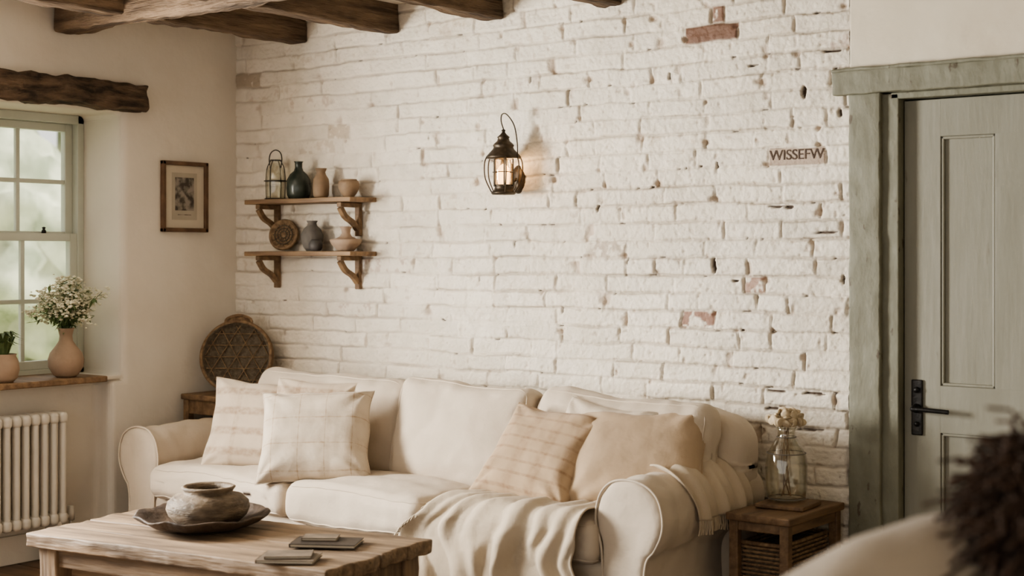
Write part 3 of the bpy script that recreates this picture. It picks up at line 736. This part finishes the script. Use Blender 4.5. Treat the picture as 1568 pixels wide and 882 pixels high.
def traylathe():
    prof=[(0,.0),(.12,.0),(.17,.008),(.21,.026),(.238,.046),(.243,.052),(.236,.054),(.205,.036),(.165,.018),(.12,.010),(0,.010)]
    o=lathe('tray_bowl',prof,'tray',None,(1.775,-1.800,.4555),72,sc=1.06)
    for v in o.data.vertices:
        r=math.hypot(v.co.x,v.co.y)
        if r>.15:
            a=math.atan2(v.co.y,v.co.x);k=.004*math.sin(a*9)+.004*nz((math.cos(a)*2,math.sin(a)*2,0),3,1)
            v.co.z+=k*(r-.15)/.09;v.co.x*=1+.012*math.sin(a*11)*(r-.15)/.09;v.co.y*=1+.012*math.sin(a*11)*(r-.15)/.09
traylathe()
lathe('rustic_clay_pot',[(0,0),(.085,0),(.10,.008),(.128,.035),(.137,.058),(.134,.08),(.112,.100),(.085,.107),(.080,.112),(.087,.122),(.091,.128),(.084,.132),(.074,.126),(.070,.11),(.10,.10),(.12,.06),(.08,.02),(0,.015)],'pot',None,(1.81,-1.80,.4675),48,wob=.035,sc=1.14)
def book(name,w,d_,h,loc,rz,m):
    G=group(name,loc,R(rz))
    box('cover_bottom',-w/2,w/2,-d_/2,d_/2,0,.003,m,G,bev=.001);box('cover_top',-w/2,w/2,-d_/2,d_/2,h-.003,h,m,G,bev=.001)
    box('pages',-w/2+.004,w/2-.004,-d_/2+.004,d_/2-.004,.003,h-.003,'paper',G,bev=0);box('spine',-w/2,-w/2+.004,-d_/2,d_/2,0,h,m,G,bev=.001)
book('book',.24,.15,.014,(2.40,-1.76,.4555),30,'book')
book('book',.13,.08,.012,(2.365,-1.755,.470),34,'book2')
book('book',.20,.15,.012,(2.485,-2.03,.4555),32,'book2')
book('book',.16,.11,.010,(2.485,-2.03,.468),40,'book2')

# ------------------------------------------------------------ side table
ST=group('side_table')
a,b,c,e_=3.345,3.620,-.535,-.045
bmo('top',rbox(b-a,e_-c,.03,.006,.03,lambda p:p+Vector((nz(p,7,1),nz(p,7,2),nz(p,7,3)))*.003,2),'side',ST,((a+b)/2,(c+e_)/2,.487))
for i,xx in enumerate((a+.03,b-.03)):
    for j,yy in enumerate((c+.03,e_-.03)): box('leg_%d%d'%(i,j),xx-.019,xx+.019,yy-.019,yy+.019,0,.473,'side',ST)
box('rail_front_top',a+.03,b-.03,c+.018,c+.038,.435,.472,'side',ST);box('rail_front_low',a+.03,b-.03,c+.018,c+.038,.10,.13,'side',ST)
for xx in (a+.02,b-.04): box('side_rail_%d'%int(xx*100),xx,xx+.02,c+.04,e_-.04,.43,.472,'side',ST);box('side_rail_low_%d'%int(xx*100),xx,xx+.02,c+.04,e_-.04,.10,.13,'side',ST)
box('lower_shelf',a+.02,b-.02,c+.03,e_-.02,.13,.145,'side',ST)
BK=group('wicker_basket')
x0_,x1_,yb0,yb1=a+.052,b-.052,c+.045,e_-.06
box('core',x0_+.006,x1_-.006,yb0+.006,yb1-.006,.147,.37,'wickerd',BK,bev=.01)
sp=[]
for k in range(14):
    z=.155+k*.0165;pts=[];per=[]
    for i in range(15): per.append((x0_+(x1_-x0_)*i/14,yb0,i))
    for i in range(1,27): per.append((x1_,yb0+(yb1-yb0)*i/26,14+i))
    for i in range(1,15): per.append((x1_-(x1_-x0_)*i/14,yb1,40+i))
    for i in range(1,26): per.append((x0_,yb1-(yb1-yb0)*i/26,54+i))
    for (px,py,i) in per:
        o_=.003*(1 if (i+k)%2 else -1);nx_=(-1 if px==x0_ else 1 if px==x1_ else 0);ny_=(-1 if py==yb0 else 1 if py==yb1 else 0)
        pts.append((px+nx_*o_,py+ny_*o_,z))
    sp.append(pts)
curve('weave',sp,.006,'wicker',BK,cyc=True,res=1)
curve('rim',[[(x0_,yb0,.385),(x1_,yb0,.385),(x1_,yb1,.385),(x0_,yb1,.385)]],.009,'wicker',BK,cyc=True)
bmo('wooden_board',rbox(.20,.20,.018,.005,.04,None,2),'side',None,(3.485,-.275,.5125),(0,0,R(4)))
G=group('glass_bottle_vase',(3.472,-.265,.522))
lathe('glass',[(0,.004),(.060,.004),(.075,.012),(.082,.06),(.083,.14),(.076,.19),(.050,.235),(.036,.255),(.034,.275),(.042,.292)],'glass',G,thick=.0025)
lathe('glass_rim',[(.034,.288),(.042,.290),(.044,.295),(.040,.299),(.034,.296)],'glass',G)
curve('embossed_rings',[[(r*math.cos(t*math.pi/20),r*math.sin(t*math.pi/20),z) for t in range(40)] for r,z in ((.0755,.014),(.0765,.192),(.038,.255))],.0018,'stone',G,cyc=True)
curve('dried_stems',[sm([(.02*math.cos(q),.02*math.sin(q),.02),(.02*math.cos(q+2),.02*math.sin(q+2),.15),(.01*math.cos(q),.01*math.sin(q),.30)],5) for q in (0,1.3,2.6,3.9)],.0025,'clay2',G)
bm=bmesh.new();rr=random.Random(5)
for i in range(60):
    th=rr.uniform(0,2*math.pi);ph=rr.uniform(-.2,1.4);rd=rr.uniform(.03,.055)
    cpos=Vector((rd*1.25*math.cos(th)*math.cos(ph),rd*1.25*math.sin(th)*math.cos(ph),.318+rd*.75*math.sin(ph)))
    t=bmesh.new();bmesh.ops.create_uvsphere(t,u_segments=10,v_segments=6,radius=.019)
    rm=Euler((rr.uniform(0,3),rr.uniform(0,3),0)).to_matrix()
    for v in t.verts: v.co=rm@Vector((v.co.x,v.co.y*1.1,v.co.z*.35+ .25*v.co.x*v.co.x/.02))+cpos
    dd=bpy.data.meshes.new('t');t.to_mesh(dd);t.free();bm.from_mesh(dd)
bmo('dried_flower_head',bm,mat('dried_petals',(.60,.50,.36),(.45,.36,.24),rough=.9,scale=40,bump=.3),G)

# ------------------------------------------------------------ corner table + wicker tray
T2=group('corner_table')
box('top',.025,.45,-.43,-.04,.735,.765,'side',T2,bev=.006)
for i,xx in enumerate((.055,.42)):
    for j,yy in enumerate((-.40,-.07)): box('leg_%d%d'%(i,j),xx-.02,xx+.02,yy-.02,yy+.02,0,.735,'side',T2)
box('apron_front',.06,.415,-.412,-.395,.66,.735,'side',T2);box('apron_side_l',.045,.06,-.39,-.08,.66,.735,'side',T2);box('apron_side_r',.415,.43,-.39,-.08,.66,.735,'side',T2)
box('low_shelf',.05,.425,-.41,-.06,.2,.22,'side',T2)
G=group('round_wicker_tray',(.235,-.225,.765+.192));G.rotation_euler=(R(78),0,R(32))
rr_=.188
lathe('back_panel',[(0,-.02),(.17,-.02),(.185,-.012),(.185,.02),(.178,.02),(.172,-.008),(0,-.010)],'wickerd',G,seg=56)
curve('rim',[[((rr_)*math.cos(t*math.pi/36),rr_*math.sin(t*math.pi/36),z+.003*math.sin(t*6)) for t in range(72)] for z in (-.014,.0,.014)],.010,'wicker',G,cyc=True)
st=[]
for k in range(-2,3):
    y=k*.062;h=math.sqrt(.175**2-y*y);st.append([(-h,y,-.001),(h,y,-.001)])
for k in range(-4,5):
    for s in (1,-1):
        x=k*.088;pts=[]
        for q in range(41):
            yy=-.175+.35*q/40;xx=x+s*yy*.6
            if xx*xx+yy*yy<.174**2: pts.append((xx,yy,.002*s))
        if len(pts)>2: st.append(pts)
curve('lattice',st,.0026,'wicker',G,res=1)
curve('handle',[sm([(-.07,.178,0),(-.06,.205,0),(0,.222,0),(.06,.205,0),(.07,.178,0)],6),sm([(-.05,.185,0),(-.04,.196,0),(0,.204,0),(.04,.196,0),(.05,.185,0)],6)],.010,'wicker',G)

# ------------------------------------------------------------ sill plants
G=group('flower_vase',(-.06,-1.085,.8925))
lathe('vase',[(0,0),(.045,0),(.060,.01),(.084,.05),(.088,.085),(.078,.12),(.050,.155),(.034,.18),(.031,.205),(.038,.235),(.044,.243),(.037,.243),(.027,.21)],'clay',G,wob=.01)
rr=random.Random(12);stems=[];bm=bmesh.new();lv=[];lf=[]
for i in range(70):
    a=rr.uniform(0,2*math.pi);sp_=rr.uniform(.02,.18);hh=rr.uniform(.34,.50)-sp_*.45
    tip=Vector((sp_*math.cos(a),sp_*math.sin(a),hh));mid=Vector((sp_*.35*math.cos(a),sp_*.35*math.sin(a),.30))
    pts=sm([Vector((0,0,.2)),mid,tip],6);stems.append(pts)
    if i%5!=4:
        for k in range(22):
            cpos=tip+Vector((rr.gauss(0,.020),rr.gauss(0,.020),rr.gauss(0,.016)))
            bmesh.ops.create_icosphere(bm,subdivisions=1,radius=rr.uniform(.005,.011),matrix=Matrix.Translation(cpos)@Matrix.Scale(.6,4,(0,0,1)))
    for k in range(10):
        p=pts[rr.randint(4,len(pts)-1)];dr=Vector((rr.gauss(0,1),rr.gauss(0,1),rr.gauss(.0,.7))).normalized();sd=dr.cross(Vector((0,0,1))).normalized()
        l_=rr.uniform(.03,.06);b0=len(lv)
        lv+=[p,p+dr*l_*.5+sd*l_*.2,p+dr*l_-Vector((0,0,.006)),p+dr*l_*.5-sd*l_*.2];lf.append((b0,b0+1,b0+2,b0+3))
curve('stems',stems,.0014,'leaf',G,res=1);bmo('blossoms',bm,'petal',G);mesh('leaves',lv,lf,'leaf',G,smooth=False)
G=group('potted_plant',(-.03,-1.46,.8925))
lathe('pot',[(0,0),(.045,0),(.065,.02),(.075,.06),(.070,.10),(.058,.125),(.062,.135),(.055,.135),(.05,.12),(0,.11)],'clay',G,wob=.01)
lv=[];lf=[]
for i in range(60):
    a=rr.uniform(0,2*math.pi);l_=rr.uniform(.06,.14);up=rr.uniform(.06,.13)
    p0=Vector((.02*math.cos(a),.02*math.sin(a),.12));p1=Vector((l_*.5*math.cos(a),l_*.5*math.sin(a),.12+up));p2=Vector((l_*math.cos(a),l_*math.sin(a),.12+up*.8))
    sd=Vector((-math.sin(a),math.cos(a),0))*.009;b0=len(lv)
    lv+=[p0-sd*.3,p0+sd*.3,p1+sd,p1-sd,p2];lf+=[(b0,b0+1,b0+2,b0+3),(b0+3,b0+2,b0+4)]
mesh('leaves',lv,lf,'leaf',G)

# ------------------------------------------------------------ foreground armchair
AP=(5.225,-3.175,0);AR=R(32)
AC=group('armchair',AP,AR)
def acb(p):
    q=Vector(p);ex=abs(p.x)/.41
    if p.z>0: q.z-=.20*ex**2.0*(p.z/.36)
    q.y+=.05*ex*ex+.012*nz(p,4,3);q.z+=.014*nz(p,5,7)+.010*nz(p,12,7);q.x+=.01*nz(p,5,9)
    return q
bmo('back',rbox(.82,.20,.81,.09,.03,acb,4),'arm',AC,(0,-.25,.700))
bmo('seat',rbox(.60,.62,.20,.05,.05,None,3),'arm',AC,(0,.10,.38))
for s in (-1,1):
    bmo('arm_%d'%(s+1),rbox(.15,.68,.42,.07,.05,None,4),'arm',AC,(s*.37,.10,.43))
    for k,yy in enumerate((-.24,.36)): lathe('leg_%d%d'%(s+1,k),[(0,0),(.018,0),(.028,.26),(0,.26)],'side',AC,(s*.33,yy,0),16)
bmo('base',rbox(.80,.74,.14,.03,.06,None,3),'arm',AC,(0,.06,.29))
# brown shaggy sheepskin bunched over the back of the chair
def fur(p):
    q=Vector(p);q+=Vector((nz(p,6,1),nz(p,6,2),nz(p,6,3)))*.05;q.x+=.34*max(-.12,q.z)
    return q
hk=[];rr=random.Random(9)
core=rbox(.36,.34,.54,.15,.04,fur,4);core.normal_update()
pts=[(v.co.copy(),v.normal.copy()) for v in core.verts]
off=Vector((.150,-.28,.965))
for (p,nn) in pts:
    if p.z<-.24: continue
    for k in range(9):
        b0=p+off+Vector((rr.gauss(0,.014),rr.gauss(0,.014),rr.gauss(0,.014)))
        d1=(nn+Vector((rr.gauss(0,.45),rr.gauss(0,.45),rr.gauss(0,.45)))).normalized();L_=rr.uniform(.03,.08)
        hk.append([b0,b0+d1*L_*.5,b0+d1*L_+Vector((rr.gauss(0,.01),0,-L_*.35))])
FT=bpy.data.objects.new('shaggy_fur_throw',None);C.objects.link(FT);FT.parent=AC
bmo('pelt',core,'fur',FT,off)
curve('tufts',hk,.0030,'fur',FT,res=1)

# ------------------------------------------------------------ lights / world
w=bpy.data.worlds.new('World');S.world=w;w.use_nodes=True
bg=w.node_tree.nodes['Background'];bg.inputs[0].default_value=(1.0,.97,.92,1);bg.inputs[1].default_value=1.0
def area(name,loc,rot,sx,sy,en,col):
    L=bpy.data.lights.new(name,'AREA');L.shape='RECTANGLE';L.size=sx;L.size_y=sy;L.energy=en;L.color=col
    o=bpy.data.objects.new(name,L);C.objects.link(o);o.location=loc;o.rotation_euler=rot
area('added_side_light',(-.3,-3.0,1.55),(R(90),0,R(-90)),1.35,1.3,310,(1,.97,.91))  # added area light out of view, rakes the brick relief from the left
sl=bpy.data.lights.new('sun','SUN');sl.energy=5.5;sl.angle=R(20);sl.color=(1,.97,.90)
so=bpy.data.objects.new('sun',sl);C.objects.link(so);so.rotation_euler=Vector((-.55,-.35,-.75)).to_track_quat('-Z','Y').to_euler()

# ------------------------------------------------------------ camera
cam=bpy.data.cameras.new('camera');co_=bpy.data.objects.new('camera',cam);C.objects.link(co_)
co_.location=(6.153,-5.6,1.5);co_.rotation_euler=(R(90),0,R(37.2))
cam.lens=51.96;cam.sensor_width=36;cam.shift_y=-.0325;cam.clip_end=200
cam.dof.use_dof=True;cam.dof.focus_distance=6.6;cam.dof.aperture_fstop=2.4
S.camera=co_
S.view_settings.view_transform='AgX'
S.view_settings.look='AgX - Medium High Contrast'
S.view_settings.exposure=0.5
